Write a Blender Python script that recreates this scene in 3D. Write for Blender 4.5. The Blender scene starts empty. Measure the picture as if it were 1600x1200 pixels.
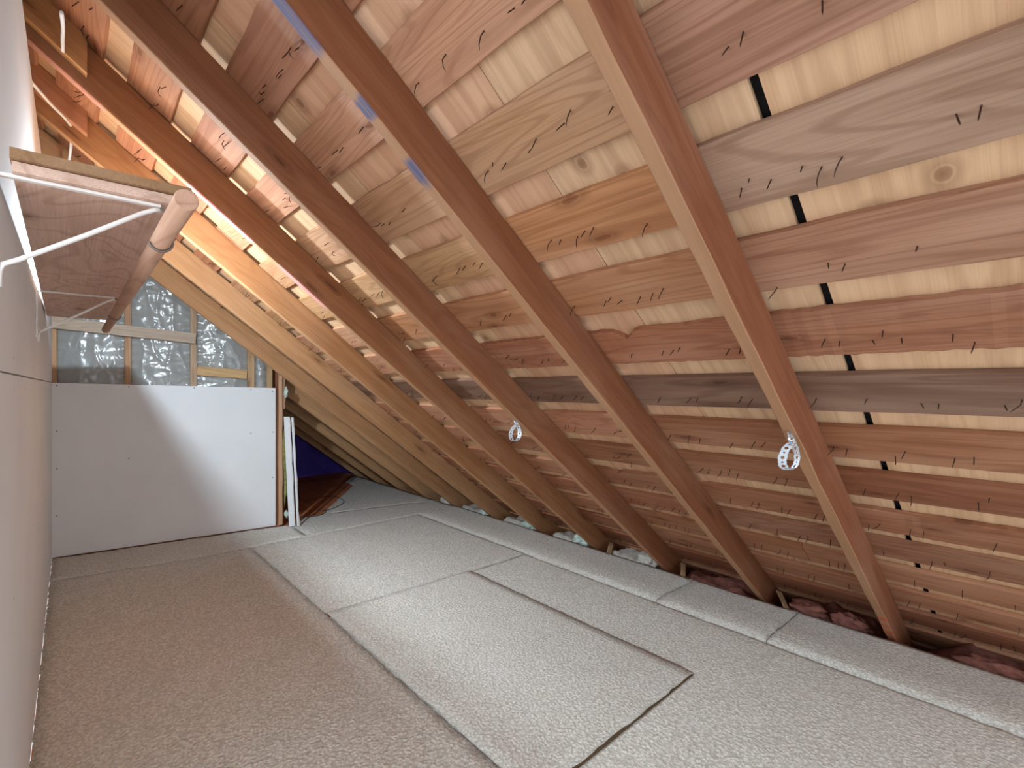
import bpy, bmesh, math, random
from math import sin, cos, pi
from mathutils import Vector, Matrix, noise

# ------------------------------------------------------------ frame of reference
TH = 0.7367            # the camera looks this far from the ridge direction (+Y) towards the eave (+X)
ALPHA = 0.6649         # roof slope
CAMZ = 1.252
NU, NS = 0.8668, 1.0055    # rafter underside / rafter top, measured square to the slope
NP = NS + 0.019            # back of the skip sheathing
SC = bpy.context.scene
COL = SC.collection
random.seed(7)

# ------------------------------------------------------------ camera, world, exposure
cd = bpy.data.cameras.new('camera')
cd.sensor_width = 36.0
cd.lens = 36.0 * 760.3 / 1600.0
cd.shift_y = 4.0 / 1600.0
cd.clip_start = 0.01
cam = bpy.data.objects.new('camera', cd)
cam.location = (0, 0, CAMZ)
cam.rotation_euler = (pi / 2, 0, -TH)
COL.objects.link(cam)
SC.camera = cam

W = bpy.data.worlds.new('world')
SC.world = W
W.use_nodes = True
W.node_tree.nodes['Background'].inputs[0].default_value = (0.80, 0.91, 1.0, 1)
W.node_tree.nodes['Background'].inputs[1].default_value = 3.15

SC.view_settings.view_transform = 'Standard'
SC.view_settings.look = 'None'
SC.view_settings.exposure = 0.0
SC.view_settings.gamma = 1.0
SC.view_settings.use_curve_mapping = False
SC.cycles.max_bounces = 16
SC.cycles.diffuse_bounces = 10
SC.cycles.glossy_bounces = 4
SC.cycles.transparent_max_bounces = 16
SC.cycles.use_denoising = True
SC.cycles.sample_clamp_indirect = 6.0
BULB = (0.074, 2.68, CAMZ + 0.62)
BULB_POWER = 6900.0

# ------------------------------------------------------------ materials
def s2l(c):
    f = lambda v: v / 12.92 if v <= 0.04045 else ((v + 0.055) / 1.055) ** 2.4
    return tuple(f(v / 255.0) for v in c) + (1.0,)

class NT:
    def __init__(self, name):
        self.m = bpy.data.materials.new(name)
        self.m.use_nodes = True
        self.t = self.m.node_tree
        self.b = self.t.nodes['Principled BSDF']
        self.out = self.t.nodes['Material Output']
    def n(self, typ, **kw):
        nd = self.t.nodes.new(typ)
        for k, v in kw.items():
            if k.startswith('i_'):
                key = k[2:]
                nd.inputs[int(key) if key.isdigit() else key.replace('_', ' ')].default_value = v
            else:
                setattr(nd, k, v)
        return nd
    def l(self, a, b):
        self.t.links.new(a, b)
    def math(self, op, a, b=None, clamp=False):
        nd = self.t.nodes.new('ShaderNodeMath'); nd.operation = op; nd.use_clamp = clamp
        for i, v in enumerate((a, b)):
            if v is None: continue
            if isinstance(v, (int, float)): nd.inputs[i].default_value = v
            else: self.l(v, nd.inputs[i])
        return nd.outputs[0]
    def mix(self, fac, a, b, mode='MIX'):
        nd = self.t.nodes.new('ShaderNodeMix'); nd.data_type = 'RGBA'; nd.blend_type = mode
        for sk, v in ((nd.inputs[0], fac), (nd.inputs[6], a), (nd.inputs[7], b)):
            if isinstance(v, (int, float, tuple)): sk.default_value = v
            else: self.l(v, sk)
        return nd.outputs[2]
    def ramp(self, fac, stops, interp='LINEAR'):
        nd = self.t.nodes.new('ShaderNodeValToRGB'); cr = nd.color_ramp; cr.interpolation = interp
        while len(cr.elements) < len(stops): cr.elements.new(0.5)
        for e, (p, c) in zip(cr.elements, stops):
            e.position = p
            e.color = c if isinstance(c, tuple) else (c, c, c, 1)
        self.l(fac, nd.inputs[0])
        return nd.outputs[0]

def wood(name, axis, knots=1.0, grain=1.0, rough=0.7, streak=0.5, blotch=0.35, marks=None, rings=0.35, edge=0.0, ringscale=(0.5, 7.0, 16.0), across=None, kscale=(2.2, 6.5)):
    """solid timber; base colour from the object colour, grain along the given local axis, shifted per object"""
    w = NT(name)
    tc = w.n('ShaderNodeTexCoord'); oi = w.n('ShaderNodeObjectInfo')
    rnd = w.math('MULTIPLY', oi.outputs['Random'], 37.0)
    add = w.n('ShaderNodeVectorMath', operation='ADD'); w.l(tc.outputs['Object'], add.inputs[0]); w.l(rnd, add.inputs[1])
    def mapped(along, across):
        mp = w.n('ShaderNodeMapping'); sc = [across] * 3; sc[axis] = along
        mp.inputs['Scale'].default_value = sc
        w.l(add.outputs[0], mp.inputs[0]); return mp.outputs[0]
    fine = w.n('ShaderNodeTexNoise', i_Scale=1.0, i_Detail=5.0, i_Roughness=0.6); w.l(mapped(4.0, 260.0), fine.inputs['Vector'])
    band = w.n('ShaderNodeTexNoise', i_Scale=1.0, i_Detail=3.0, i_Roughness=0.55, i_Distortion=0.8); w.l(mapped(1.1, 26.0), band.inputs['Vector'])
    big = w.n('ShaderNodeTexNoise', i_Scale=1.0, i_Detail=2.0); w.l(mapped(1.6, 7.0), big.inputs['Vector'])
    base = oi.outputs['Color']
    dark = w.mix(1.0, base, (0.55, 0.44, 0.38, 1), 'MULTIPLY')
    light = w.mix(0.30, base, (0.84, 0.60, 0.44, 1))
    c = w.mix(w.math('MULTIPLY', w.ramp(band.outputs[0], [(0.40, 0.0), (0.62, 1.0)]), streak), base, dark)
    c = w.mix(w.math('MULTIPLY', w.ramp(fine.outputs[0], [(0.45, 0.0), (0.75, 1.0)]), 0.55 * grain), c, dark)
    c = w.mix(w.math('MULTIPLY', w.ramp(big.outputs[0], [(0.45, 0.0), (0.7, 1.0)]), blotch), c, light)
    if rings > 0:
        rn_ = w.n('ShaderNodeTexNoise', i_Scale=1.0, i_Detail=2.0, i_Roughness=0.45, i_Distortion=0.5); w.l(mapped(ringscale[0], ringscale[1]), rn_.inputs['Vector'])
        sn = w.math('SINE', w.math('MULTIPLY', rn_.outputs[0], ringscale[2] * 6.283))
        c = w.mix(w.math('MULTIPLY', w.ramp(sn, [(0.35, 0.0), (0.95, 1.0)]), rings), c, dark)
    if knots > 0:
        vo = w.n('ShaderNodeTexVoronoi', i_Scale=1.0, i_Randomness=0.9); vo.voronoi_dimensions = '2D'
        sp = w.n('ShaderNodeSeparateXYZ'); w.l(add.outputs[0], sp.inputs[0]); cb_ = w.n('ShaderNodeCombineXYZ')
        ka = across if across is not None else (axis + 1) % 3
        w.l(w.math('MULTIPLY', sp.outputs[axis], kscale[0]), cb_.inputs[0]); w.l(w.math('MULTIPLY', sp.outputs[ka], kscale[1]), cb_.inputs[1])
        wv = w.n('ShaderNodeTexNoise', i_Scale=9.0); w.l(tc.outputs['Object'], wv.inputs['Vector'])
        mv = w.n('ShaderNodeVectorMath', operation='MULTIPLY_ADD'); mv.inputs[1].default_value = (0.12, 0.12, 0); w.l(wv.outputs[1], mv.inputs[0]); w.l(cb_.outputs[0], mv.inputs[2])
        w.l(mv.outputs[0], vo.inputs['Vector'])
        sep = w.n('ShaderNodeSeparateColor'); w.l(vo.outputs['Color'], sep.inputs[0])
        on = w.math('GREATER_THAN', sep.outputs[0], 1.0 - 0.45 * knots)
        kn = w.ramp(vo.outputs['Distance'], [(0.0, 1.0), (0.05, 0.8), (0.065, 0.3), (0.085, 0.5), (0.17, 0.0)])
        c = w.mix(w.math('MULTIPLY', w.math('MULTIPLY', kn, on), 0.8), c, w.mix(1.0, base, (0.30, 0.20, 0.15, 1), 'MULTIPLY'))
    if edge > 0:
        se = w.n('ShaderNodeSeparateXYZ'); w.l(tc.outputs['Object'], se.inputs[0])
        c = w.mix(w.math('MULTIPLY', w.math('LESS_THAN', se.outputs[2], NU + 0.0025), edge), c, w.mix(0.5, s2l((206, 170, 128)), c, 'MIX'))
    if marks:
        sx = w.n('ShaderNodeSeparateXYZ'); w.l(tc.outputs['Object'], sx.inputs[0])
        geo = w.n('ShaderNodeNewGeometry')
        wob = w.n('ShaderNodeTexNoise', i_Scale=18.0); w.l(tc.outputs['Object'], wob.inputs['Vector'])
        u = w.math('ADD', sx.outputs[0], w.math('MULTIPLY', w.math('SUBTRACT', wob.outputs[0], 0.5), 0.06))
        under = w.math('LESS_THAN', sx.outputs[2], NU + 0.004)
        for (x0, x1, y0, y1, colr, st) in marks:
            so = min(0.03, (x1 - x0) * 0.3)
            m = w.math('MULTIPLY', w.math('DIVIDE', w.math('SUBTRACT', u, x0), so, True), w.math('DIVIDE', w.math('SUBTRACT', x1, u), so, True))
            m = w.math('MULTIPLY', m, w.ramp(fine.outputs[0], [(0.25, 0.25), (0.6, 1.0)]))
            m = w.math('MULTIPLY', m, under)
            c = w.mix(w.math('MULTIPLY', m, st), c, colr)
    w.l(c, w.b.inputs['Base Color'])
    w.b.inputs['Roughness'].default_value = rough
    w.b.inputs['Specular IOR Level'].default_value = 0.25
    bp = w.n('ShaderNodeBump', i_Strength=0.25, i_Distance=0.002); w.l(fine.outputs[0], bp.inputs['Height']); w.l(bp.outputs[0], w.b.inputs['Normal'])
    return w.m

def plain(name, col, rough=0.6, metal=0.0, var=0.08, scale=6.0, bump=0.0, bscale=80.0, spec=0.4):
    w = NT(name)
    tc = w.n('ShaderNodeTexCoord')
    nz = w.n('ShaderNodeTexNoise', i_Scale=scale, i_Detail=4.0); w.l(tc.outputs['Object'], nz.inputs['Vector'])
    c = w.mix(w.ramp(nz.outputs[0], [(0.3, 0.0), (0.7, 1.0)]), tuple(v * (1 - var) for v in col[:3]) + (1,), tuple(min(1, v * (1 + var)) for v in col[:3]) + (1,))
    w.l(c, w.b.inputs['Base Color'])
    w.b.inputs['Roughness'].default_value = rough
    w.b.inputs['Metallic'].default_value = metal
    w.b.inputs['Specular IOR Level'].default_value = spec
    if bump:
        n2 = w.n('ShaderNodeTexNoise', i_Scale=bscale, i_Detail=3.0); w.l(tc.outputs['Object'], n2.inputs['Vector'])
        bp = w.n('ShaderNodeBump', i_Strength=bump, i_Distance=0.002); w.l(n2.outputs[0], bp.inputs['Height']); w.l(bp.outputs[0], w.b.inputs['Normal'])
    return w.m

def carpet_mat():
    w = NT('carpet_pile')
    tc = w.n('ShaderNodeTexCoord'); oi = w.n('ShaderNodeObjectInfo')
    vo = w.n('ShaderNodeTexVoronoi', i_Scale=75.0); w.l(tc.outputs['Object'], vo.inputs['Vector'])
    nz = w.n('ShaderNodeTexNoise', i_Scale=115.0, i_Detail=3.0, i_Roughness=0.7); w.l(tc.outputs['Object'], nz.inputs['Vector'])
    md = w.n('ShaderNodeTexNoise', i_Scale=5.0, i_Detail=4.0, i_Roughness=0.65); w.l(tc.outputs['Object'], md.inputs['Vector'])
    base = oi.outputs['Color']
    c = w.mix(w.ramp(nz.outputs[0], [(0.35, 1.0), (0.55, 0.0)]), base, w.mix(1.0, base, (0.60, 0.57, 0.54, 1), 'MULTIPLY'))
    c = w.mix(w.math('MULTIPLY', w.ramp(vo.outputs['Distance'], [(0.35, 0.0), (0.7, 1.0)]), 0.6), c, w.mix(1.0, base, (0.62, 0.59, 0.56, 1), 'MULTIPLY'))
    c = w.mix(w.math('MULTIPLY', w.ramp(md.outputs[0], [(0.42, 0.0), (0.68, 1.0)]), 0.35), c, w.mix(1.0, c, (0.86, 0.83, 0.80, 1), 'MULTIPLY'))
    w.l(c, w.b.inputs['Base Color'])
    w.b.inputs['Roughness'].default_value = 1.0
    w.b.inputs['Specular IOR Level'].default_value = 0.05
    w.b.inputs['Sheen Weight'].default_value = 0.15
    h = w.math('SUBTRACT', nz.outputs[0], w.math('MULTIPLY', vo.outputs['Distance'], 0.9))
    bp = w.n('ShaderNodeBump', i_Strength=0.9, i_Distance=0.006); w.l(h, bp.inputs['Height']); w.l(bp.outputs[0], w.b.inputs['Normal'])
    return w.m

def poly_mat():
    w = NT('crinkled_polythene')
    tc = w.n('ShaderNodeTexCoord')
    mp = w.n('ShaderNodeMapping', i_Scale=(1.0, 1.0, 0.7)); w.l(tc.outputs['Object'], mp.inputs[0])
    n1 = w.n('ShaderNodeTexNoise', i_Scale=11.0, i_Detail=4.0, i_Distortion=1.6); n1.noise_type = 'RIDGED_MULTIFRACTAL'; w.l(mp.outputs[0], n1.inputs['Vector'])
    w.b.inputs['Base Color'].default_value = (0.40, 0.40, 0.39, 1)
    w.b.inputs['Roughness'].default_value = 0.22
    w.b.inputs['Specular IOR Level'].default_value = 0.9
    bp = w.n('ShaderNodeBump', i_Strength=0.45, i_Distance=0.012); w.l(n1.outputs[0], bp.inputs['Height']); w.l(bp.outputs[0], w.b.inputs['Normal'])
    tr = w.n('ShaderNodeBsdfTransparent'); tr.inputs[0].default_value = (0.9, 0.93, 0.95, 1)
    mx = w.n('ShaderNodeMixShader', i_0=0.35)
    w.l(w.b.outputs[0], mx.inputs[1]); w.l(tr.outputs[0], mx.inputs[2]); w.l(mx.outputs[0], w.out.inputs[0])
    return w.m

def emit_mat(name, col, strength):
    w = NT(name)
    w.b.inputs['Base Color'].default_value = (0.9, 0.9, 0.9, 1)
    w.b.inputs['Emission Color'].default_value = col
    w.b.inputs['Emission Strength'].default_value = strength
    return w.m

M_RAFTER = wood('rafter_timber', 0, knots=0.7, streak=0.35, blotch=0.25, grain=0.8, edge=0.6, rings=0.2, across=2, kscale=(1.6, 8.0))
BLUE = s2l((56, 76, 116)); PINK = s2l((226, 150, 160)); RED = s2l((196, 82, 50))
M_R1 = wood('rafter_timber_red_ticks', 0, knots=0.7, streak=0.35, blotch=0.25, grain=0.8, edge=0.6, rings=0.2, across=2, kscale=(1.6, 8.0),
            marks=[(2.82, 2.87, -9, 9, RED, 1.0), (2.92, 2.955, -9, 9, RED, 1.0), (3.0, 3.05, -9, 9, RED, 1.0), (3.08, 3.14, -9, 9, RED, 1.0)])
M_R2 = wood('rafter_timber_blue_marks', 0, knots=0.6, streak=0.35, blotch=0.25, grain=0.8, edge=0.6, rings=0.2, across=2, kscale=(1.6, 8.0),
            marks=[(-0.30, -0.125, -9, 9, BLUE, 0.9), (-0.035, 0.03, -9, 9, BLUE, 0.9), (0.135, 0.235, -9, 9, BLUE, 0.9)])
M_R4 = wood('rafter_timber_pink_marker', 0, knots=0.7, streak=0.3, blotch=0.25, grain=0.8, edge=0.6, rings=0.2, across=2, kscale=(1.6, 8.0),
            marks=[(-1.0, -0.55, -9, 9, PINK, 0.35), (-0.24, 0.10, -9, 9, PINK, 0.7), (0.2, 0.5, -9, 9, PINK, 0.6)])
M_BOARD = wood('skip_board_timber', 1, knots=0.9, streak=0.4, blotch=0.35, rings=0.4, across=0)
M_STUD = wood('stud_timber', 2, knots=0.7, streak=0.35)
M_RAIL = wood('rail_timber', 0, knots=0.7, streak=0.35)
M_PLY = wood('roof_plywood', 0, knots=0.8, streak=0.3, grain=0.5, blotch=0.3, rings=0.22, ringscale=(0.7, 6.0, 7.0), across=1, kscale=(3.5, 4.5))
M_SHELF = wood('shelf_plywood', 1, knots=0.6, streak=0.25, blotch=0.3, rings=0.4, ringscale=(2.2, 5.0, 9.0), across=0, kscale=(3.0, 6.0))
M_SUB = wood('subfloor_plywood', 1, knots=0.4, streak=0.4)
M_ROD = wood('rod_timber', 1, knots=0.0, streak=0.35, grain=0.5)
M_DRYWALL = plain('drywall_paper', s2l((231, 232, 233)), 0.85, var=0.025, scale=3.0, bump=0.05, bscale=300, spec=0.2)
M_GYPSUM = plain('gypsum_core', s2l((205, 203, 200)), 0.95, var=0.12, scale=90, bump=0.4, bscale=200, spec=0.1)
M_GAP = plain('roofing_felt', s2l((26, 24, 24)), 0.9, var=0.3, scale=120, spec=0.1)
M_NAIL = plain('rusty_nail', s2l((72, 50, 40)), 0.6, metal=0.4, var=0.3, scale=200)
M_SCREW = plain('screw_head', s2l((120, 110, 104)), 0.5, metal=0.5)
M_WHITE = plain('white_enamel', s2l((226, 220, 214)), 0.35, var=0.03, spec=0.5)
M_ZINC = plain('galvanised_steel', s2l((205, 212, 220)), 0.32, metal=0.75, var=0.08, scale=60)
M_CABLE = plain('white_cable_sheath', s2l((236, 236, 236)), 0.45, var=0.03)
M_CORD = plain('dark_cord', s2l((62, 46, 40)), 0.6)
M_CARPET = carpet_mat()
M_BACK = plain('carpet_backing', s2l((92, 76, 58)), 0.95, var=0.3, scale=150, bump=0.6, spec=0.05)
M_POLY = poly_mat()
M_INSUL = plain('glass_wool', s2l((205, 200, 190)), 1.0, var=0.2, scale=25, bump=0.6, bscale=90, spec=0.05)
M_PINK = plain('pink_glass_wool', s2l((132, 86, 76)), 1.0, var=0.3, scale=30, bump=0.8, bscale=90, spec=0.05)
M_MINT = plain('pale_mint_glass_wool', s2l((205, 222, 212)), 1.0, var=0.2, scale=30, bump=0.8, bscale=90, spec=0.05)
M_OLIVE = plain('olive_glass_wool', s2l((150, 148, 92)), 1.0, var=0.35, scale=30, bump=0.8, bscale=90, spec=0.05)
M_VIOLET = plain('violet_far_dark', s2l((74, 52, 150)), 0.5, var=0.35, scale=4.0, bump=0.5, bscale=9, spec=0.3)  # violet stands in for noisy darkness, shade put into the colour
M_PORC = plain('white_porcelain', s2l((235, 233, 228)), 0.3)
M_BULB = emit_mat('lit_bulb_glass', (0.74, 0.89, 1.0, 1), BULB_POWER)

# ------------------------------------------------------------ helpers
def link(name, me, mat, parent=None, loc=(0, 0, 0), rot=(0, 0, 0), color=None):
    o = bpy.data.objects.new(name, me)
    COL.objects.link(o)
    if mat is not None and len(me.materials) == 0: me.materials.append(mat)
    if parent: o.parent = parent
    o.location = loc; o.rotation_euler = rot
    if color: o.color = color
    return o

def empty(name, loc=(0, 0, 0), rot=(0, 0, 0), parent=None):
    o = bpy.data.objects.new(name, None); COL.objects.link(o)
    o.location = loc; o.rotation_euler = rot; o.empty_display_size = 0.1
    if parent: o.parent = parent
    return o

def tag(o, label=None, cat=None, group=None, kind=None):
    if label: o['label'] = label
    if cat: o['category'] = cat
    if group: o['group'] = group
    if kind: o['kind'] = kind
    return o

def bm_mesh(bm, name='mesh', smooth=False):
    me = bpy.data.meshes.new(name)
    bmesh.ops.recalc_face_normals(bm, faces=bm.faces[:])
    bm.to_mesh(me); bm.free()
    if smooth:
        for p in me.polygons: p.use_smooth = True
    return me

def add_box(bm, x0, x1, y0, y1, z0, z1, bevel=0.0):
    r = bmesh.ops.create_cube(bm, size=1.0)
    for v in r['verts']:
        v.co.x = x0 + (v.co.x + 0.5) * (x1 - x0); v.co.y = y0 + (v.co.y + 0.5) * (y1 - y0); v.co.z = z0 + (v.co.z + 0.5) * (z1 - z0)
    if bevel:
        es = list({e for v in r['verts'] for e in v.link_edges})
        bmesh.ops.bevel(bm, geom=es, offset=bevel, segments=1, affect='EDGES')

def box(name, b, mat, parent=None, bevel=0.0, loc=(0, 0, 0), rot=(0, 0, 0), color=None):
    bm = bmesh.new(); add_box(bm, *b, bevel=bevel)
    return link(name, bm_mesh(bm, name), mat, parent, loc, rot, color)

def timber(name, axis, l0, l1, a0, a1, b0, b1, mat, parent=None, ch=0.003, wob=0.0015, seed=0, color=None, step=0.15, edit=None, loc=(0, 0, 0), rot=(0, 0, 0)):
    """sawn member along a local axis (0/1/2) with eased, slightly uneven arrises; a, b are the other two axes in order"""
    n = max(2, int((l1 - l0) / step) + 1)
    verts, faces = [], []
    rr = random.Random(seed)
    for i in range(n + 1):
        t = l0 + (l1 - l0) * i / n
        j = [rr.uniform(-wob, wob) for _ in range(4)]
        c = [ch * rr.uniform(0.6, 1.7) for _ in range(4)]
        A0, A1, B0, B1 = a0 + j[0], a1 + j[1], b0 + j[2] * 0.4, b1 + j[3] * 0.2
        if edit: A0, A1, B0, B1 = edit(t, A0, A1, B0, B1)
        ring = [(A0 + c[0], B0), (A1 - c[1], B0), (A1, B0 + c[1]), (A1, B1 - c[2]), (A1 - c[2], B1), (A0 + c[3], B1), (A0, B1 - c[3]), (A0, B0 + c[0])]
        for (p, q) in ring:
            v = [0, 0, 0]; v[axis] = t
            o = [k for k in range(3) if k != axis]
            v[o[0]] = p; v[o[1]] = q
            verts.append(v)
    for i in range(n):
        for k in range(8):
            a, b = i * 8 + k, i * 8 + (k + 1) % 8
            faces.append((a, b, b + 8, a + 8))
    faces.append(tuple(range(8))); faces.append(tuple(n * 8 + k for k in range(8)))
    me = bpy.data.meshes.new(name); me.from_pydata(verts, [], faces)
    bm = bmesh.new(); bm.from_mesh(me); bmesh.ops.recalc_face_normals(bm, faces=bm.faces[:]); bm.to_mesh(me); bm.free()
    return link(name, me, mat, parent, loc, rot, color)

def tube_bm(bm, pts, r, seg=8, cap=True, radii=None):
    pts = [Vector(p) for p in pts]
    rings = []
    up = Vector((0.13, 0.27, 0.95)).normalized()
    for i, p in enumerate(pts):
        d = (pts[min(i + 1, len(pts) - 1)] - pts[max(i - 1, 0)]).normalized()
        s = d.cross(up)
        if s.length < 1e-3: s = d.cross(Vector((1, 0, 0)))
        s.normalize(); t = d.cross(s)
        rad = radii[i] if radii else r
        rings.append([bm.verts.new(p + (s * cos(2 * pi * k / seg) + t * sin(2 * pi * k / seg)) * rad) for k in range(seg)])
    for a, b in zip(rings, rings[1:]):
        for k in range(seg):
            bm.faces.new((a[k], a[(k + 1) % seg], b[(k + 1) % seg], b[k]))
    if cap:
        bm.faces.new(rings[0]); bm.faces.new(rings[-1])

def tube(name, pts, r, mat, parent=None, seg=8, radii=None, color=None, loc=(0, 0, 0)):
    bm = bmesh.new(); tube_bm(bm, pts, r, seg, True, radii)
    return link(name, bm_mesh(bm, name, True), mat, parent, loc, color=color)

def smooth_path(pts, k=6):
    P = [Vector(p) for p in pts]; out = []
    for i in range(len(P) - 1):
        p0, p1, p2, p3 = P[max(i - 1, 0)], P[i], P[i + 1], P[min(i + 2, len(P) - 1)]
        for j in range(k):
            t = j / k
            out.append(0.5 * ((2 * p1) + (p2 - p0) * t + (2 * p0 - 5 * p1 + 4 * p2 - p3) * t * t + (3 * p1 - p0 - 3 * p2 + p3) * t ** 3))
    out.append(P[-1]); return out

def slope(s, n, y):     # slope coordinates -> world
    return Vector((s * cos(ALPHA) + n * sin(ALPHA), y, -s * sin(ALPHA) + n * cos(ALPHA) + CAMZ))

# ------------------------------------------------------------ setting: roof deck (ceiling)
SROT = (0, ALPHA, 0)
roof = empty('ceiling', (0, 0, CAMZ), SROT); tag(roof, 'sloping roof deck of spaced boards nailed under plywood', kind='structure')
S0, S1 = -1.75, 4.05
Y0, Y1 = -1.25, 6.94
# plywood sheets seen through the gaps, butted with a dark open joint near the camera
pc = s2l((214, 176, 138))
box('plywood_panel', (S0, S1, Y0, 0.357, NP + 0.0005, NP + 0.013), M_PLY, roof, color=s2l((212, 172, 134)))
box('plywood_panel', (S0, S1, 0.377, 0.892, NP + 0.0005, NP + 0.013), M_PLY, roof, color=s2l((210, 174, 138)))
box('plywood_panel', (S0, S1, 0.8945, 1.612, NP + 0.0005, NP + 0.013), M_PLY, roof, color=s2l((206, 162, 128)))
ys = [1.6145, 2.83, 4.05, 5.27, 6.49, Y1]
for i in range(len(ys) - 1):
    box('plywood_panel', (S0, S1, ys[i] + 0.001, ys[i + 1] - 0.001, NP + 0.0005, NP + 0.013), M_PLY, roof, color=s2l((214, 178, 140)))
box('roofing_felt', (S0, S1, 0.30, 0.45, NP + 0.0135, NP + 0.016), M_GAP, roof)
box('roof_shingles', (S0, S1, Y0, Y1, NP + 0.0165, NP + 0.03), M_GAP, roof)

# skip boards: (upper edge, lower edge, colours from near to far)
ROWS = [(-1.62, -1.45), (-1.36, -1.19), (-1.10, -0.93), (-0.85, -0.68), (-0.59, -0.42), (-0.33, -0.159), (-0.07, 0.089), (0.192, 0.372),
        (0.463, 0.635), (0.719, 0.888), (0.975, 1.147), (1.233, 1.405), (1.493, 1.675), (1.757, 1.932), (2.030, 2.20), (2.275, 2.447),
        (2.53, 2.705), (2.79, 2.96), (3.05, 3.222), (3.31, 3.48), (3.57, 3.742), (3.82, 3.99)]
TANS = [(184, 132, 98), (176, 124, 92), (188, 140, 108), (166, 112, 82), (180, 128, 97), (172, 122, 94)]
ROWCOL = {7: [((160, 117, 94), 0.517), ((184, 144, 108), 4.3)], 8: [((166, 132, 110), 0.517), ((184, 128, 86), 1.129), ((190, 146, 106), 5.0)],
          9: [((162, 116, 92), 0.517), ((178, 126, 88), 2.36)], 10: [((156, 104, 78), 0.517), ((164, 110, 80), 2.36)],
          11: [((122, 93, 74), 3.6)], 12: [((162, 112, 82), 1.129)], 13: [((148, 98, 70), 0.517), ((156, 106, 76), 2.36)],
          14: [((160, 110, 80), 1.755)], 15: [((158, 112, 84), 1.129)]}
rb = random.Random(31)
BOARDS = []
for i, (u0, u1) in enumerate(ROWS):
    cuts = []
    spec = list(ROWCOL.get(i, []))
    y = spec[-1][1] if spec else Y0
    cols = [c for c, _ in spec]; cuts = [e for _, e in spec]
    if not spec:
        y = Y0 + rb.uniform(0.5, 2.5); 
    while y < Y1 - 1.2:
        y2 = min(Y1, y + rb.choice([2.44, 3.05, 3.66]))
        if Y1 - y2 < 0.9: y2 = Y1
        if not cols and not cuts:
            cuts.append(y); cols.append(rb.choice(TANS))
        cuts.append(y2); cols.append(rb.choice(TANS)); y = y2
    if cuts[-1] < Y1: cuts.append(Y1); cols.append(rb.choice(TANS))
    ya = Y0
    for c, yb in zip(cols, cuts):
        def edit(t, A0, A1, B0, B1, i=i):
            if i == 10:
                d = (t - 0.975) / 0.03
                A0 += 0.042 * math.exp(-d * d) + 0.006 * math.exp(-((t - 0.80) / 0.08) ** 2)
            if i == 14:
                d = (t - 1.60) / 0.03
                A0 += 0.03 * math.exp(-d * d)
            return A0, A1, B0, B1
        jl = rb.uniform(-7, 7); j = tuple(max(0, min(255, v + jl + rb.uniform(-1.5, 1.5))) for v in c)
        o = timber('sheathing_board', 1, ya + 0.0012, yb - 0.0012, u0, u1, NS, NP, M_BOARD, roof, ch=0.0015, wob=0.0022, seed=i * 17 + int(ya * 10), color=s2l(j), step=0.022 if i in (10, 14) and ya < 1.3 else 0.12, edit=edit if i in (10, 14) else None)
        BOARDS.append((o, u0, u1, ya, yb)); ya = yb

# ------------------------------------------------------------ floor, walls
floor = empty('floor', (0, 0, 0)); tag(floor, 'reddish plywood subfloor showing past the carpet', kind='structure')
for (x0, x1, y0, y1) in [(-1.0, 1.22, -1.25, 1.2), (1.222, 2.97, -1.25, 1.2), (-0.1, 1.22, 1.202, 3.6), (1.222, 2.97, 1.202, 3.6), (-0.1, 1.22, 3.602, 6.0), (1.222, 2.97, 3.602, 6.0), (-0.1, 1.22, 6.002, 6.94), (1.222, 2.97, 6.002, 6.94)]:
    box('subfloor_panel', (x0, x1, y0, y1, -0.02, 0.0), M_SUB, floor, color=s2l((206, 132, 92)))
box('ceiling_drywall', (2.4, 4.0, -1.25, 6.95, -0.24, -0.22), M_DRYWALL, floor)
box('rim_joist', (2.90, 2.94, -1.25, 6.95, -0.22, -0.021), M_RAIL, floor, color=s2l((150, 104, 72)))

WX = -0.10
wl = empty('wall_left', (WX, 0, 0)); tag(wl, 'tall white drywall knee wall beside the camera', kind='structure')
WTOP = CAMZ + 1.075
box('drywall_sheet', (-0.0125, 0.0, 1.27, 4.83, 0.004, 1.2795), M_DRYWALL, wl, 0.001)
box('drywall_sheet', (-0.0125, 0.0, 1.27, 4.83, 1.2835, WTOP), M_DRYWALL, wl, 0.001)
box('framing', (-0.10, -0.0127, 1.27, 6.95, 0.0, WTOP - 0.002), M_STUD, wl, color=s2l((190, 150, 110)))
for y in (1.65, 2.06, 2.47, 2.88, 3.29, 3.70, 4.11, 4.52):
    for z in (0.30, 0.75, 1.245, 1.32):
        bm = bmesh.new(); bmesh.ops.create_circle(bm, cap_ends=True, radius=0.004, segments=8)
        link('screw', bm_mesh(bm), M_SCREW, wl, (0.0004, y + random.uniform(-.01, .01), z), (0, pi / 2, 0))
wl2 = empty('wall_light_opening', (0, 0, 0)); tag(wl2, kind='structure')  # unseen doorway added, its opening sized to let fill light in
box('opening_jamb', (-0.20, -0.10, -1.25, 0.30, 0, WTOP), M_DRYWALL, wl2)
box('opening_header', (-0.20, -0.10, 0.30, 1.27, 2.06, WTOP), M_DRYWALL, wl2)
wb = None

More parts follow.
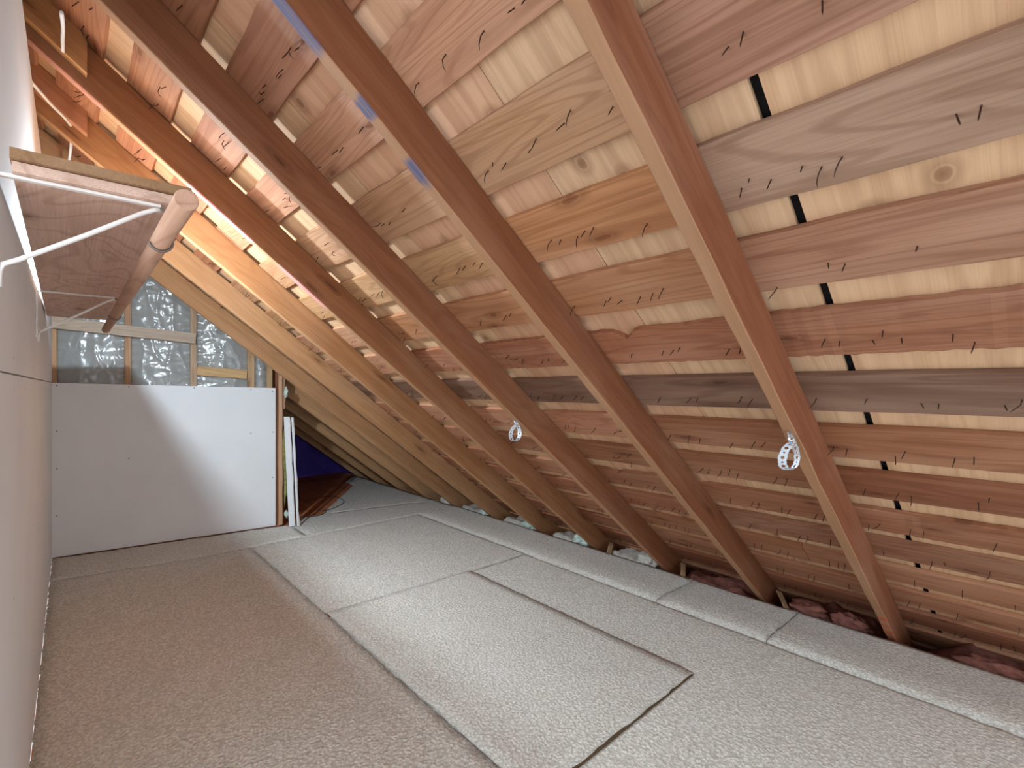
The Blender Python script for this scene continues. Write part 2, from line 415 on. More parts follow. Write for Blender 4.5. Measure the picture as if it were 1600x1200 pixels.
wr = empty('wall_light_stop', (0, 0, 0)); tag(wr, kind='structure')  # unseen covers added to keep world light from leaking over the wall
box('ridge_light_stop', (-0.95, -0.90, -1.25, 6.95, 2.30, 3.3), M_RAIL, wr, color=s2l((170, 130, 96)))
box('room_light_stop', (-0.95, -0.20, -1.25, 6.95, WTOP - 0.02, WTOP), M_DRYWALL, wr)
wf = empty('wall_far', (0, 0, 0)); tag(wf, 'violet sheet painted for the darkness at the far end of the attic', kind='structure')
box('violet_dark_sheet', (-0.2, 4.0, 6.95, 6.98, -0.3, 3.0), M_VIOLET, wf)

# ------------------------------------------------------------ gable partition at the far left
BETA = math.atan2(4.593 - 4.807, 1.342 + 0.104)
gw = empty('wall_gable', (-0.104, 4.807, 0), (0, 0, BETA)); tag(gw, 'half finished far partition of studs, plastic and a white panel', kind='structure')
# local: x along the wall, -y to the camera, y=0 front of the panel
def roof_z(x, y, n=NS):   # world height of a slope plane at a world x
    return CAMZ + (n - x * sin(ALPHA)) / cos(ALPHA)
def wx(lx): return -0.104 + lx * cos(BETA)
panel = box('drywall_panel', (0.002, 1.463, 0.0, 0.0125, 0.022, 1.262), M_DRYWALL, gw, 0.001)
for v in panel.data.vertices:
    if v.co.z > 0.6: v.co.z = 1.279 - 0.040 * v.co.x / 1.463
tag(panel, 'big white panel')
for (x, z) in [(0.03, 1.26), (0.44, 1.25), (0.86, 1.24), (1.27, 1.228), (1.44, 1.21), (0.03, 0.93), (0.03, 0.66), (0.03, 0.32), (1.44, 0.85), (1.44, 0.45), (1.27, 0.85), (0.44, 0.7)]:
    bm = bmesh.new(); bmesh.ops.create_circle(bm, cap_ends=True, radius=0.005, segments=8)
    link('screw', bm_mesh(bm), M_SCREW, panel, (x, -0.0004, z), (pi / 2, 0, 0))
sc = [s2l((196, 158, 120)), s2l((188, 150, 118)), s2l((186, 160, 134)), s2l((196, 164, 126)), s2l((190, 160, 120)), s2l((206, 164, 130))]
for k, (x0, x1) in enumerate([(0.0, 0.028), (0.411, 0.452), (0.832, 0.878), (1.245, 1.30), (1.392, 1.44)]):
    timber('stud', 2, 0.02, min(2.9, roof_z(wx((x0 + x1) / 2), 0, NS) - 0.03), x0, x1, 0.014, 0.10, M_STUD, gw, seed=50 + k, color=sc[k])
timber('end_stud', 2, 0.02, roof_z(wx(1.495), 0, NS) - 0.03, 1.466, 1.486, 0.03, 0.11, M_STUD, gw, seed=60, color=s2l((142, 92, 62)))
timber('end_stud', 2, 0.02, roof_z(wx(1.51), 0, NS) - 0.03, 1.487, 1.521, 0.002, 0.10, M_STUD, gw, seed=61, color=sc[5])
timber('end_stud', 2, 1.05, roof_z(wx(1.53), 0, NS) - 0.05, 1.524, 1.545, 0.03, 0.10, M_STUD, gw, seed=62, color=sc[5])
pl = timber('plate', 0, 0.0, 0.873, -0.022, 0.012, -0.043, 0.043, M_RAIL, gw, seed=70, color=s2l((192, 176, 158)), loc=(0.0, 0, CAMZ + 0.462), rot=(0, 0.083, 0))
timber('nailer', 0, 0.882, 1.243, -0.006, 0.035, -0.038, 0.038, M_RAIL, gw, seed=71, color=s2l((206, 172, 122)), loc=(0.0, 0, CAMZ + 0.20), rot=(0, 0.078, 0))
timber('plate', 0, 0.0, 1.50, 0.03, 0.10, 0.0, 0.04, M_RAIL, gw, seed=72, color=s2l((180, 130, 92)), loc=(0, 0, 0.0))
# sheets of crinkled clear plastic between the studs, batts of insulation behind
def poly(x0, x1, z0, zt, seed):
    bm = bmesh.new(); nx = max(8, int((x1 - x0) / 0.009)); nz = 80
    g = []
    for i in range(nx + 1):
        x = x0 + (x1 - x0) * i / nx; top = zt(x); row = []
        for j in range(nz + 1):
            z = z0 + (top - z0) * j / nz
            e = min(i / nx, 1 - i / nx) * 2
            p = Vector((x * 4 + z * 2.2, z * 5 - x * 3, seed * 3.1))
            rg = lambda q: max(0.0, 1 - abs(noise.noise(q)) * 2.4) ** 3
            d = 0.014 * abs(noise.noise(p)) + 0.010 * rg(Vector((x * 9 + z * 3, z * 3.5 - x * 2, seed))) + 0.007 * rg(Vector((x * 7 - z * 11, z * 8 + x * 5, seed + 9))) + 0.003 * noise.noise(p * 7)
            pk = 0.006 * sin(z * 95 + seed) * max(0, 1 - e * 3.5)
            row.append(bm.verts.new((x, 0.030 - 0.018 * min(1, e * 1.6) - d * 0.7 * (0.3 + 0.7 * min(1, e * 3)) + pk + 0.006, z)))
        g.append(row)
    for i in range(nx):
        for j in range(nz):
            bm.faces.new((g[i][j], g[i + 1][j], g[i + 1][j + 1], g[i][j + 1]))
    return link('plastic_sheet', bm_mesh(bm, 'plastic_sheet', True), M_POLY, gw)
for k, (x0, x1) in enumerate([(0.029, 0.410), (0.453, 0.831), (0.879, 1.244), (1.301, 1.391)]):
    zt = lambda x: min(CAMZ + 1.5, roof_z(wx(x), 0, NS) - 0.03)
    poly(x0, x1, 1.15, zt, 3 + k)
    bm = bmesh.new()
    vs = [(x0, 1.1), (x1, 1.1), (x1, zt(x1)), (x0, zt(x0))]
    a = [bm.verts.new((x, 0.06, z)) for x, z in vs]; b = [bm.verts.new((x, 0.10, z)) for x, z in vs]
    bm.faces.new(a); bm.faces.new(b)
    for i in range(4): bm.faces.new((a[i], a[(i + 1) % 4], b[(i + 1) % 4], b[i]))
    link('insulation_batt', bm_mesh(bm), M_INSUL, gw)
box('back_sheet', (0.0, 1.545, 0.11, 0.122, 0.0, 1.25), M_STUD, gw, color=s2l((150, 104, 74)))
bm = bmesh.new()
vs = [(0.0, 1.25), (1.545, 1.25), (1.545, roof_z(wx(1.545), 0, NS) - 0.04), (0.0, roof_z(wx(0), 0, NS) - 0.04)]
a = [bm.verts.new((x, 0.11, z)) for x, z in vs]; b = [bm.verts.new((x, 0.122, z)) for x, z in vs]
bm.faces.new(a); bm.faces.new(b)
for i in range(4): bm.faces.new((a[i], a[(i + 1) % 4], b[(i + 1) % 4], b[i]))
link('back_sheet', bm_mesh(bm), M_STUD, gw, color=s2l((150, 104, 74)))

# ------------------------------------------------------------ rafters
RY = [0.498, 1.110, 1.737, 2.343, 2.938, 3.585, 4.235, 4.845, 5.46, 6.07, 6.68]
RLAB = ['nearest roof rafter with red ticks at its foot, crossing the right half',
        'rafter with blue paint smears, second from the right',
        'third rafter from the right, a small strap loop hanging from it',
        'fourth rafter from the right, pink marker along its lower edge',
        'fifth rafter from the right, a splice board and cable at its top end',
        'sixth rafter from the right, just behind the closet rod end',
        'seventh rafter from the right, passing above the plastic covered studs',
        'eighth rafter from the right, directly behind the partition top',
        'ninth rafter from the right, first one past the partition',
        'tenth rafter from the right, half lit in the dark far end',
        'last rafter, deep in the dark against the violet sheet painted for the darkness']
RCOL = [(136, 82, 54), (140, 88, 58), (146, 94, 63), (158, 108, 72), (166, 120, 80), (172, 128, 88), (176, 132, 92), (204, 158, 114), (206, 160, 114), (206, 160, 114), (206, 160, 114)]  # near ones darkened for shade, far ones lightened to stand in for lamplight
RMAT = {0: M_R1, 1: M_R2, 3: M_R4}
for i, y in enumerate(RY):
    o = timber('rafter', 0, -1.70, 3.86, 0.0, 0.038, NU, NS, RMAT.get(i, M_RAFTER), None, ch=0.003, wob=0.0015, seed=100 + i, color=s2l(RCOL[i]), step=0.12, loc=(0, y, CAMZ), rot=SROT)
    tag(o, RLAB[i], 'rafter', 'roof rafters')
# splice boards nailed to the near faces of two rafters high up by the wall
def splice(y, s1, col, lab, n0):
    bm = bmesh.new()
    # plumb cut at the lower end
    t = math.tan(ALPHA)
    n1 = n0 + 0.135; w = 0.02
    pts = [(-1.6, n0), (s1, n0), (s1 - (n1 - n0) * t, n1), (-1.6, n1)]
    A = [bm.verts.new((s, -0.001 - w * 2, n)) for s, n in pts]; B = [bm.verts.new((s, -0.0005, n)) for s, n in pts]
    bm.faces.new(A); bm.faces.new(B)
    for k in range(4): bm.faces.new((A[k], A[(k + 1) % 4], B[(k + 1) % 4], B[k]))
    o = link('splice_board', bm_mesh(bm), M_RAFTER, None, (0, y, CAMZ), SROT, s2l(col))
    return tag(o, lab, 'board', 'splice boards on rafters')

# ------------------------------------------------------------ lamp standing on the shelf (hidden by it from the camera)
lamp = empty('shelf_lamp', (BULB[0] - 0.07, BULB[1], CAMZ + 0.4130)); tag(lamp, 'small goose necked lamp with a lit bulb pointing down onto the plywood shelf', 'lamp')
bz = BULB[2] - CAMZ - 0.413
bm = bmesh.new(); tube_bm(bm, [(0, 0, 0), (0, 0, 0.010), (0, 0, 0.018)], 0.05, 24, True, [0.048, 0.048, 0.014])
link('base', bm_mesh(bm, 'base', True), M_PORC, lamp)
tube('neck', smooth_path([(0, 0, 0.017), (0, 0, bz + 0.05), (0.008, 0, bz + 0.115), (0.035, 0, bz + 0.14), (0.062, 0, bz + 0.12), (0.07, 0, bz + 0.09)]), 0.006, M_WHITE, lamp)
bm = bmesh.new(); tube_bm(bm, [(0.07, 0, bz + 0.095), (0.07, 0, bz + 0.09), (0.07, 0, bz + 0.052)], 0.02, 20, True, [0.014, 0.020, 0.020])
link('lampholder', bm_mesh(bm, 'lampholder', True), M_PORC, lamp)
def bulb_part(name, lo, hi, mat):
    bm = bmesh.new(); rings = []; n = 10; R = 0.032
    for i in range(n + 1):
        f = lo + (hi - lo) * i / n; t = pi * f           # 0 = bottom pole
        z = -R * cos(t); r = R * sin(t)
        if z > 0: z *= 1.75; r *= 1 - 0.3 * z / (1.75 * R)
        rings.append((z, max(r, 0.0004)))
    tube_bm(bm, [(0.07, 0, bz + z) for z, r in rings], 1, 24, False, [r for z, r in rings])
    link(name, bm_mesh(bm, name, True), mat, lamp)
bulb_part('bulb_dome', 0.0, 0.39, M_BULB)
bulb_part('added_bulb_collar', 0.39, 0.97, M_PORC)  # unseen opaque collar added to cut the light thrown upwards

# ------------------------------------------------------------ carpets
def carpet(name, poly_pts, ztop, thick, color, label, seed, cell=0.03, group='carpet remnants', wave=0.002, crown=None, drop=0.003):
    """carpet piece over a convex outline, uneven cut edges, slightly wavy top"""
    rr = random.Random(seed)
    P = [Vector((x, y)) for x, y in poly_pts]
    cx = sum(p.x for p in P) / len(P); cy = sum(p.y for p in P) / len(P)
    ring = []
    for i, p in enumerate(P):
        q = P[(i + 1) % len(P)]; L = (q - p).length; k = max(1, int(L / cell))
        for j in range(k):
            t = p.lerp(q, j / k); nrm = Vector((q.y - p.y, p.x - q.x)).normalized()
            if j: t += nrm * rr.uniform(-0.004, 0.004)
            ring.append(t)
    bm = bmesh.new()
    top = [bm.verts.new((p.x - cx, p.y - cy, ztop)) for p in ring]
    f = bm.faces.new(top)
    # grid it: cut along x and y
    xs = [p.x - cx for p in ring]; yy = [p.y - cy for p in ring]
    st = max(0.05, cell * 2)
    k = min(xs) + st
    while k < max(xs) - 0.01:
        bmesh.ops.bisect_plane(bm, geom=bm.verts[:] + bm.edges[:] + bm.faces[:], plane_co=(k, 0, 0), plane_no=(1, 0, 0)); k += st
    k = min(yy) + st
    while k < max(yy) - 0.01:
        bmesh.ops.bisect_plane(bm, geom=bm.verts[:] + bm.edges[:] + bm.faces[:], plane_co=(0, k, 0), plane_no=(0, 1, 0)); k += st
    rim = [e for e in bm.edges if len(e.link_faces) == 1]
    ext = bmesh.ops.extrude_edge_only(bm, edges=rim)
    low = [v for v in ext['geom'] if isinstance(v, bmesh.types.BMVert)]
    lows = set(low)
    for v in low: v.co.z = ztop - thick
    for v in bm.verts:
        if v in lows: continue
        edge = any(e.other_vert(v) in lows for e in v.link_edges)
        X, Y = v.co.x + cx, v.co.y + cy
        v.co.z += wave * noise.noise(Vector((X * 3, Y * 3, seed))) + (rr.uniform(-0.6, 0.4) * drop - drop if edge else 0)
        if crown: v.co.z += crown(X, Y)
    me = bm_mesh(bm, name)
    for p in me.polygons: p.use_smooth = abs(p.normal.z) > 0.5
    o = link(name, me, M_CARPET, None, (cx, cy, 0.0), color=color)
    return tag(o, label, 'carpet', group)
CC = s2l((234, 231, 223))
CB = s2l((240, 238, 230))
carpet('carpet_remnant', [(-0.098, -1.2), (1.032, -1.2), (1.032, 4.11), (0.74, 4.125), (-0.098, 4.268)], 0.014, 0.013, CB, 'wide beige carpet piece along the left wall, in brown shade', 1)
carpet('carpet_remnant', [(-0.098, 4.272), (0.74, 4.129), (1.45, 4.116), (1.45, 4.55), (-0.098, 4.79)], 0.020, 0.019, CB, 'narrow beige carpet strip along the foot of the white panel', 2)
carpet('carpet_remnant', [(1.034, -1.2), (2.497, -1.2), (2.497, 2.60), (1.034, 2.60)], 0.012, 0.011, CB, 'lower beige carpet piece showing at the bottom right', 3)
carpet('carpet_remnant', [(1.034, 1.036), (1.995, 1.030), (1.992, 1.55), (1.988, 2.605), (1.034, 2.652)], 0.0192, 0.004, CC, 'pale top carpet piece with a dark cut near edge, front middle', 4, drop=0.0008, wave=0.001)
carpet('carpet_remnant', [(1.034, 2.658), (1.99, 2.611), (2.497, 2.604), (2.497, 4.56), (1.455, 4.56), (1.455, 4.112), (1.034, 4.112)][:0] or [(1.033, 2.6535), (1.99, 2.608), (2.497, 2.604), (2.497, 4.108), (1.034, 4.108)], 0.015, 0.014, CC, 'beige carpet piece in the middle of the floor, lit by the lamp', 5)
carpet('carpet_remnant', [(1.458, 4.112), (2.497, 4.112), (2.95, 4.112), (2.95, 4.45), (2.67, 4.56), (1.62, 4.78), (1.458, 4.50)], 0.015, 0.014, CC, 'beige carpet piece beside the partition end, in front of the dark opening', 6)
carpet('carpet_remnant', [(1.81, 4.745), (2.67, 4.565), (2.95, 4.455), (2.95, 6.4), (2.85, 6.4), (2.66, 6.17), (2.65, 5.90)], 0.014, 0.013, CC, 'farthest beige carpet piece running into the dark end', 7)
cb = box('backing', (1.036, 1.978, 1.023, 1.08, 0.0150, 0.0172), M_BACK, None)
top_piece = [o for o in COL.objects if o.get('label', '').startswith('pale top carpet')][0]
cb.parent = top_piece; cb.location = (-top_piece.location.x, -top_piece.location.y, 0)
tag(cb, 'dark cut backing edge')
def crown(X, Y): return 0.010 * max(0.0, 1 - abs(X - 2.63) / 0.16)
for (y0, y1, lab, sd) in [(-1.2, 0.917, 'eave carpet strip nearest the camera, bottom right', 8), (0.922, 1.518, 'short middle eave carpet strip between two cross seams', 9), (1.523, 4.108, 'long eave carpet strip behind the cross seams', 10)]:
    carpet('carpet_strip', [(2.502, y0), (2.955, y0), (2.955, y1), (2.502, y1)], 0.020, 0.019, CC, lab, sd, crown=crown, group='carpet strips along the eave')

# ------------------------------------------------------------ shelf, brackets, rod
SHZ = CAMZ + 0.375
sh = empty('wall_shelf', (WX, 1.21, SHZ)); tag(sh, 'double layer plywood shelf high on the left wall', 'shelf')
def skew_slab(name, x0n, x0f, x1n, x1f, y0, y1, z0, z1, color, seed):
    n = 24; bm = bmesh.new(); rr = random.Random(seed); rings = []
    for i in range(n + 1):
        t = i / n; y = y0 + (y1 - y0) * t
        a = x0n + (x0f - x0n) * t; b = x1n + (x1f - x1n) * t + rr.uniform(-.0008, .0008)
        rings.append([bm.verts.new(c) for c in ((a, y, z0), (b, y, z0), (b, y, z1), (a, y, z1))])
    for p, q in zip(rings, rings[1:]):
        for k in range(4): bm.faces.new((p[k], p[(k + 1) % 4], q[(k + 1) % 4], q[k]))
    bm.faces.new(rings[0]); bm.faces.new(rings[-1])
    return link(name, bm_mesh(bm), M_SHELF, sh, color=color)
skew_slab('lower_board', 0.024, 0.006, 0.288, 0.288, 0.0, 2.36, 0.0, 0.018, s2l((214, 182, 164)), 1)
skew_slab('upper_board', 0.022, 0.004, 0.286, 0.286, -0.012, 2.36, 0.0195, 0.0375, s2l((146, 112, 80)), 2)
def bracket(y, lab):
    b = empty('shelf_bracket', (WX, y, SHZ)); tag(b, lab, 'bracket', 'white shelf brackets')
    z0 = -0.001
    bm = bmesh.new(); add_box(bm, 0.0, 0.238, -0.007, 0.007, -0.0065, -0.0005, 0.001)
    link('arm', bm_mesh(bm), M_WHITE, b)
    bm = bmesh.new(); add_box(bm, 0.0005, 0.006, -0.007, 0.007, -0.185, -0.0068, 0.001)
    link('wall_leg', bm_mesh(bm), M_WHITE, b)
    bm = bmesh.new(); tube_bm(bm, [(0.0075, 0, -0.20), (0.008, 0, -0.178), (0.012, 0, -0.160), (0.03, 0, -0.150), (0.12, 0, -0.088), (0.205, 0, -0.026), (0.225, 0, -0.014), (0.236, 0, -0.010)], 0.0046, 8)
    link('strut', bm_mesh(bm, 'strut', True), M_WHITE, b)
    hook = [(0.232, 0, -0.004), (0.256, 0, -0.02), (0.262, 0, -0.06)] + [(0.238 + 0.0205 * cos(t), 0, -0.075 + 0.0205 * sin(t)) for t in [0.2 - k * 0.45 for k in range(8)]]
    bm = bmesh.new(); tube_bm(bm, smooth_path(hook, 3), 0.0026, 6)
    link('rod_hook', bm_mesh(bm, 'rod_hook', True), M_SCREW, b)
    return b
bracket(1.232, 'nearer white metal shelf bracket under the shelf front')
bracket(2.63, 'farther white metal shelf bracket against the left wall')
RODX, RODZ = 0.138, CAMZ + 0.300
bm = bmesh.new()
tube_bm(bm, [(0, 0.0, 0), (0, 0.0015, 0), (0, 1.2, 0), (0, 2.4185, 0), (0, 2.42, 0)], 0.0172, 24, True, [0.0158, 0.0172, 0.0172, 0.0172, 0.0158])
me = bm_mesh(bm, 'closet_rod')
for p in me.polygons: p.use_smooth = len(p.vertices) == 4
rod = link('closet_rod', me, M_ROD, None, (RODX, 0.93, RODZ), color=s2l((190, 150, 126)))
tag(rod, 'round wooden closet rod hanging along the front of the shelf', 'rod')

# ------------------------------------------------------------ splice boards, cables
splice(2.343, -0.655, (196, 150, 102), 'splice board on the fourth rafter, at the top edge of the view', 0.906)
splice(2.938, -0.655, (186, 132, 100), 'splice board on the fifth rafter, a white cable passing over it', 0.925)
c1 = tube('electric_cable', smooth_path([(-0.02, 1.95, CAMZ + 1.10), (-0.018, 2.1, CAMZ + 1.14), (-0.02, 2.22, CAMZ + 1.165), (-0.02, 2.297, CAMZ + 1.163)]), 0.0055, M_CABLE)
tag(c1, 'white cable entering the splice board at the upper left edge of the view', 'cable')
c2 = tube('electric_cable', smooth_path([(-0.17, 2.16, CAMZ + 1.04), (-0.118, 2.36, CAMZ + 1.072), (-0.088, 2.5, CAMZ + 1.092), (-0.055, 2.66, CAMZ + 1.118), (-0.02, 2.80, CAMZ + 1.140), (0.0, 2.892, CAMZ + 1.15)]), 0.0055, M_CABLE)
tag(c2, 'white cable dropping across the gap into the fifth rafter above the shelf', 'cable')
c3 = tube('electric_cable', smooth_path([(0.003, 2.985, CAMZ + 1.145), (0.0, 3.1, CAMZ + 1.12), (-0.01, 3.3, CAMZ + 1.09), (-0.02, 3.57, CAMZ + 1.08)]), 0.0055, M_CABLE)
tag(c3, 'short white cable behind the fifth rafter, just above the shelf edge', 'cable')

# ------------------------------------------------------------ hanging perforated straps
def strap(name, path, widths, label):
    """perforated band: every cell is a frame round a real hole; path = [(centre, across)]"""
    e = empty(name, path[0][0]); tag(e, label, 'strap', 'perforated hanger straps')
    bm = bmesh.new(); base = path[0][0]
    for i in range(len(path) - 1):
        (p, a), (q, b) = path[i], path[i + 1]
        hole = 0.36 if i % 2 == 0 else 0.2
        w0 = widths * (1.0 if i % 2 == 0 else 0.9)
        outer = [p - a * w0 / 2, p + a * w0 / 2, q + b * w0 / 2, q - b * w0 / 2]
        mid = (p + q) / 2; ac = (a + b).normalized(); al = (q - p)
        o8 = []
        for k in range(4):
            o8.append(outer[k])
            mdp = (outer[k] + outer[(k + 1) % 4]) / 2
            if k in (1, 3): mdp = mdp + (mdp - mid).normalized() * widths * 0.06
            o8.append(mdp)
        i8 = []
        for k in range(8):
            d = o8[k] - mid
            i8.append(mid + d.normalized() * widths * hole * 0.5 * 1.3)
        ov = [bm.verts.new(v - base) for v in o8]; iv = [bm.verts.new(v - base) for v in i8]
        for k in range(8): bm.faces.new((ov[k], ov[(k + 1) % 8], iv[(k + 1) % 8], iv[k]))
    bmesh.ops.remove_doubles(bm, verts=bm.verts[:], dist=1e-5)
    me = bm_mesh(bm, name)
    o = link('band', me, M_ZINC, e)
    md = o.modifiers.new('thickness', 'SOLIDIFY'); md.thickness = 0.0012; md.offset = 0
    bm = bmesh.new(); bmesh.ops.create_uvsphere(bm, u_segments=8, v_segments=5, radius=0.004)
    link('nail_head', bm_mesh(bm), M_SCREW, e, (0.0, 0, -0.004))
    return e
def strap_loop(top, right, h, wloop, width, neck, label):
    # loop hangs in the plane of `right` and -Z, starting with a neck nailed to the rafter
    R = Vector(right).normalized(); D = Vector((0, 0, -1)); F = R.cross(D)
    pts = []
    for k in range(4):
        t = k / 4; pts.append((Vector(top) + D * neck * t + R * (0.010 * t), (R * 0.8 + F * 0.6 * (1 - t)).normalized()))
    n = 17
    c = Vector(top) + D * neck + R * 0.010
    for k in range(n + 1):
        t = k / n
        ang = 2 * pi * t
        x = -wloop / 2 * sin(ang) * (0.35 + 0.65 * sin(pi * t)) * 1.15
        y = h * (1 - cos(ang)) / 2
        dx = cos(ang); 
        side = -1 if t < 0.5 else 1
        ac = (R * 0.92 + F * 0.35 * side).normalized()
        pts.append((c + R * (x - 0.012 * sin(pi * t)) + D * y, ac if True else R))
    strap('hanger_strap', pts, width, label)
camR = Vector((cos(TH), -sin(TH), 0))
strap_loop(slope(1.32, NU - 0.002, 0.514), camR, 0.080, 0.046, 0.023, 0.032, 'galvanised perforated strap loop hanging from the nearest rafter')
strap_loop(slope(1.366, NU - 0.002, 1.752), camR, 0.080, 0.046, 0.019, 0.024, 'small galvanised strap loop hanging from the third rafter')

# ------------------------------------------------------------ drywall offcuts against the partition end, cord on the floor
def offcut(b0, t0, w, thick, col, lab, rot):
    e = empty('drywall_offcut', b0); tag(e, lab, 'offcut', 'drywall offcuts leaning at the partition end')
    n = 14; rr = random.Random(int(b0[0] * 1000)); d = Vector(t0) - Vector(b0)
    ax = Vector((cos(rot), sin(rot), 0)); nn = Vector((-sin(rot), cos(rot), 0))
    def strip(name, a0, a1, y0, y1, mat, jag):
        bm = bmesh.new(); rings = []
        for i in range(n + 1):
            c = d * (i / n); j = rr.uniform(-jag, jag)
            rings.append([bm.verts.new(c + ax * a + nn * y) for a, y in ((a0, y0), (a1 + j, y0), (a1 + j, y1), (a0, y1))])
        for p, q in zip(rings, rings[1:]):
            for k in range(4): bm.faces.new((p[k], p[(k + 1) % 4], q[(k + 1) % 4], q[k]))
        bm.faces.new(rings[0]); bm.faces.new(rings[-1])
        link(name, bm_mesh(bm), mat, e)
    strip('paper_face', 0, w, 0, thick, M_DRYWALL, 0.0)
    strip('broken_edge', w + 0.0005, w + 0.006, 0.0005, thick - 0.0005, M_GYPSUM, 0.004)
offcut((1.428, 4.505, 0.018), (1.392, 4.53, 0.985), 0.046, 0.0125, None, 'left of two narrow white drywall offcuts leaning on the end stud', -0.45)
offcut((1.482, 4.462, 0.018), (1.443, 4.492, 0.980), 0.014, 0.0125, None, 'right of two narrow white drywall offcuts leaning beside the dark opening', -0.45)
cz = 0.019
cord = tube('thin_cord', smooth_path([(1.60, 4.78, 0.018), (1.676, 4.70, cz), (1.746, 4.69, cz), (1.813, 4.72, cz + .002), (1.869, 4.80, cz + .002), (1.885, 4.86, cz + .004), (1.86, 4.90, cz + .004), (1.80, 4.86, .02), (1.92, 4.84, cz + .002), (2.02, 4.909, cz), (2.125, 4.997, cz), (2.182, 5.099, cz), (2.206, 5.24, cz), (2.19, 5.36, cz), (2.12, 5.44, cz), (2.02, 5.46, 0.008), (1.85, 5.38, 0.006)]), 0.0028, M_CORD, seg=6)
tag(cord, 'thin dark cord looping on the carpet edge by the dark opening', 'cord')

# ------------------------------------------------------------ insulation tufts and lath ends in the eave gap
def tuft(loc, size, mat, lab, seed, grp='insulation tufts in the eave gap'):
    bm = bmesh.new(); bmesh.ops.create_icosphere(bm, subdivisions=4, radius=1.0)
    for v in bm.verts:
        p = v.co.copy()
        k = 0.9 + 0.10 * noise.noise(p * 22) + 0.45 * noise.noise(p * 1.7 + Vector((seed, 0, 0))) + 0.22 * noise.noise(p * 4.5 + Vector((0, seed, 0))) + 0.10 * noise.noise(p * 11)
        v.co = Vector((p.x * size[0], p.y * size[1], p.z * size[2])) * k
    o = link('insulation_tuft', bm_mesh(bm, 'tuft', True), mat, None, loc)
    tag(o, lab, 'insulation', grp)
def batt(y0, y1, z, x0, x1, mat, lab, seed):
    bm = bmesh.new(); nx, ny = 14, max(8, int((y1 - y0) / 0.03)); g = []
    for i in range(nx + 1):
        row = []
        for j in range(ny + 1):
            x = x0 + (x1 - x0) * i / nx; y = y0 + (y1 - y0) * j / ny
            p = Vector((x * 7, y * 7, seed))
            e = min(1, 6 * min(i / nx, 1 - i / nx)) * min(1, 6 * min(j / ny, 1 - j / ny))
            row.append(bm.verts.new((x, y, -0.2 + (z + 0.2 + 0.05 * noise.noise(p) + 0.03 * noise.noise(p * 2.6)) * (0.15 + 0.85 * e))))
        g.append(row)
    for i in range(nx):
        for j in range(ny): bm.faces.new((g[i][j], g[i + 1][j], g[i + 1][j + 1], g[i][j + 1]))
    o = link('insulation_batt', bm_mesh(bm, 'batt', True), mat, None)
    tag(o, lab, 'insulation', 'insulation batts under the eave')
names = ['right of the nearest rafter foot', 'between the first and second rafter feet', 'between the second and third rafter feet', 'between the third and fourth rafter feet', 'between the fourth and fifth rafter feet', 'between the fifth and sixth rafter feet', 'between the sixth and seventh rafter feet']
for k, nm in enumerate(names):
    ya = (RY[k - 1] + 0.045) if k else -0.9; yb = RY[k] - 0.01
    batt(ya, yb, -0.02 if k < 3 else -0.01, 2.96, 3.42, M_PINK if k < 3 else M_INSUL, ('dull pink' if k < 3 else 'grey') + ' insulation batt in the eave gap ' + nm, k)
tuft((3.06, 0.90, 0.0), (0.07, 0.10, 0.05), M_PINK, 'pink insulation tuft beside the second rafter foot', 3)
tuft((3.05, 0.70, 0.0), (0.06, 0.09, 0.05), M_PINK, 'pink insulation tuft midway between the two nearest rafter feet', 5)
tuft((3.06, 0.16, -0.02), (0.06, 0.12, 0.05), M_PINK, 'pink insulation tuft at the right frame edge below the boards', 8)
tuft((3.06, 1.92, 0.01), (0.07, 0.09, 0.045), M_INSUL, 'whitish insulation tuft left of the third rafter foot', 11)
tuft((3.05, 2.52, 0.01), (0.06, 0.09, 0.045), M_MINT, 'pale mint insulation tuft left of the fourth rafter foot', 13)
tuft((3.05, 3.11, 0.01), (0.06, 0.08, 0.045), M_MINT, 'pale mint insulation tuft left of the fifth rafter foot', 17)
tuft((3.02, 3.73, 0.01), (0.05, 0.07, 0.04), M_MINT, 'pale mint insulation tuft left of the sixth rafter foot', 19)
tuft((3.02, 4.40, 0.01), (0.05, 0.09, 0.04), M_INSUL, 'whitish insulation tuft left of the seventh rafter foot', 23)
tuft((1.432, 4.60, 1.20), (0.018, 0.02, 0.05), M_MINT, 'pale mint insulation tuft at the top of the partition end', 29, 'insulation tufts at the partition end')
tuft((1.425, 4.60, 0.58), (0.018, 0.02, 0.34), M_OLIVE, 'tall olive insulation tuft between the end stud and the offcuts', 31, 'insulation tufts at the partition end')
tuft((1.432, 4.585, 0.11), (0.022, 0.02, 0.03), M_MINT, 'pale insulation tuft low beside the offcut feet', 37, 'insulation tufts at the partition end')
for (x, y, yaw, lab, sd) in [(3.03, 2.30, 0.5, 'short wooden lath end poking out before the fourth rafter foot', 1), (3.03, 1.70, 0.5, 'short wooden lath end poking out before the third rafter foot', 2), (3.03, 1.08, 0.6, 'short wooden lath end poking out before the second rafter foot', 3)]:
    o = timber('lath_end', 0, -0.05, 0.10, -0.018, 0.018, 0.0, 0.009, M_RAIL, None, seed=sd, color=s2l((196, 164, 128)), loc=(x, y - 0.06, 0.005), rot=(0.5, -0.25, yaw))
    tag(o, lab, 'lath', 'lath ends in the eave gap')

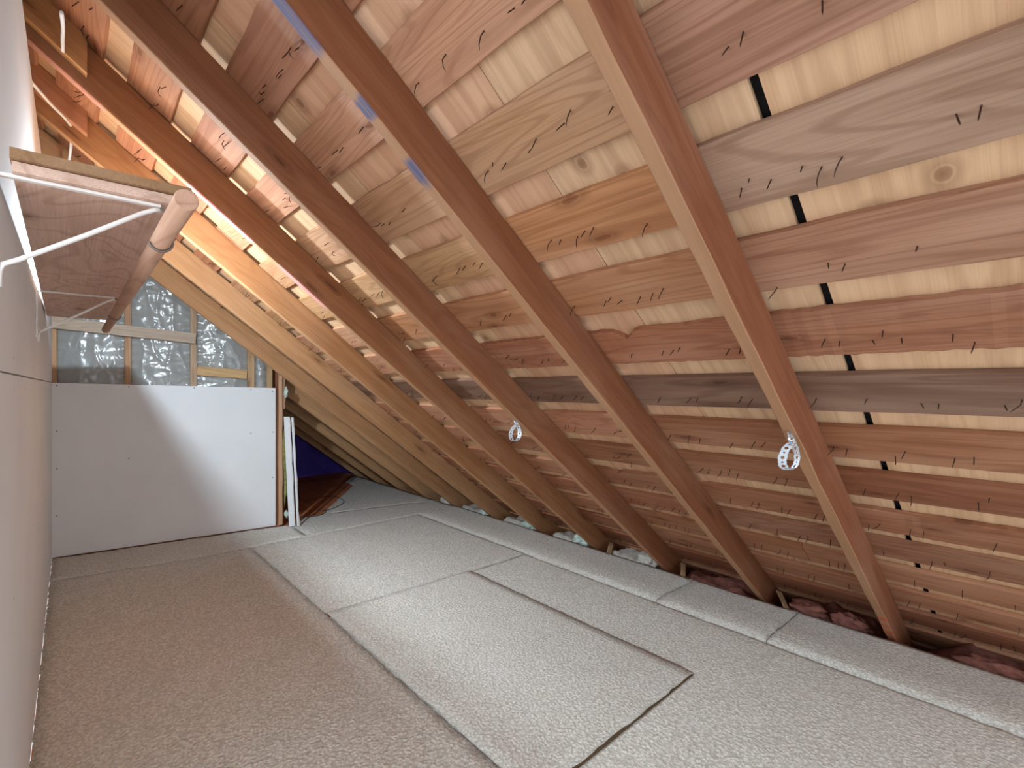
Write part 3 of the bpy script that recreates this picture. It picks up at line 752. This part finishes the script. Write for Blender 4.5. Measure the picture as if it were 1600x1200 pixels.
# ------------------------------------------------------------ nails through the boards
def nail_mesh(kind):
    bm = bmesh.new()
    if kind == 0: pts, rad = [(0, 0, 0.002), (0, 0, -0.024), (0, 0, -0.031)], [0.0015, 0.0015, 0.0003]
    elif kind == 1: pts, rad = [(0, 0, 0.002), (0.002, 0.003, -0.016), (0.012, 0.010, -0.024), (0.022, 0.014, -0.026)], [0.0015, 0.0015, 0.0014, 0.0004]
    else: pts, rad = [(0, 0, 0.002), (0.001, 0.0, -0.014), (0.001, 0.0, -0.019)], [0.0015, 0.0015, 0.0003]
    tube_bm(bm, pts, 0.0015, 5, True, rad)
    me = bm_mesh(bm, 'nail', True); me.materials.append(M_NAIL); return me
NAILS = [nail_mesh(k) for k in range(3)]
rn = random.Random(5)
cand = []
for (o, u0, u1, ya, yb) in BOARDS:
    c = u0 + 0.112
    y = max(ya, -0.35) + rn.uniform(0.02, 0.1)
    while y < min(yb, 4.7):
        if not any(r - 0.012 < y < r + 0.05 for r in RY):
            for q in range(rn.choice([1, 2, 2, 2, 3])):
                yy = y + q * rn.uniform(0.026, 0.042)
                if yy > yb - 0.01 or any(r - 0.012 < yy < r + 0.05 for r in RY): continue
                s = c + rn.uniform(-0.012, 0.014) + (rn.uniform(-0.05, 0.04) if rn.random() < 0.18 else 0)
                w = slope(s, NS, yy) - cam.location
                d = w.x * sin(TH) + w.y * cos(TH); r = w.x * cos(TH) - w.y * sin(TH)
                if d > 0.2 and -0.06 < 0.5 + 760 * r / d / 1600 < 1.06 and -0.08 < 0.5 - 760 * w.z / d / 1200 < 1.0:
                    cand.append((d, o, s, yy))
        y += rn.choice([0.127, 0.127, 0.152, 0.19])
cand.sort(key=lambda t: t[0])
from mathutils import Euler
rest = {}
for k, (d, o, s, y) in enumerate(cand):
    me = NAILS[rn.choices([0, 1, 2], [6, 3, 2] if y < 1.1 else [4, 5, 2])[0]]
    rot = (rn.gauss(0, 0.18), rn.gauss(0, 0.18), rn.uniform(0, 6.28) if y > 1.1 else rn.uniform(-0.5, 0.5))
    if k < 290:
        link('nail', me, M_NAIL, o, (s, y, NS), rot)
    else:
        rest.setdefault(o, []).append((me, s, y, rot))
bm = bmesh.new()
for o, L in rest.items():
    for (me, s, y, rot) in L:
        n0 = len(bm.verts); bm.from_mesh(me); bm.verts.ensure_lookup_table()
        mt = Matrix.Translation((s, y, NS)) @ Euler(rot).to_matrix().to_4x4()
        for v in bm.verts[n0:]: v.co = mt @ v.co
if rest:
    o = link('nail_points', bm_mesh(bm, 'nail_points', True), M_NAIL, roof); tag(o, kind='stuff')
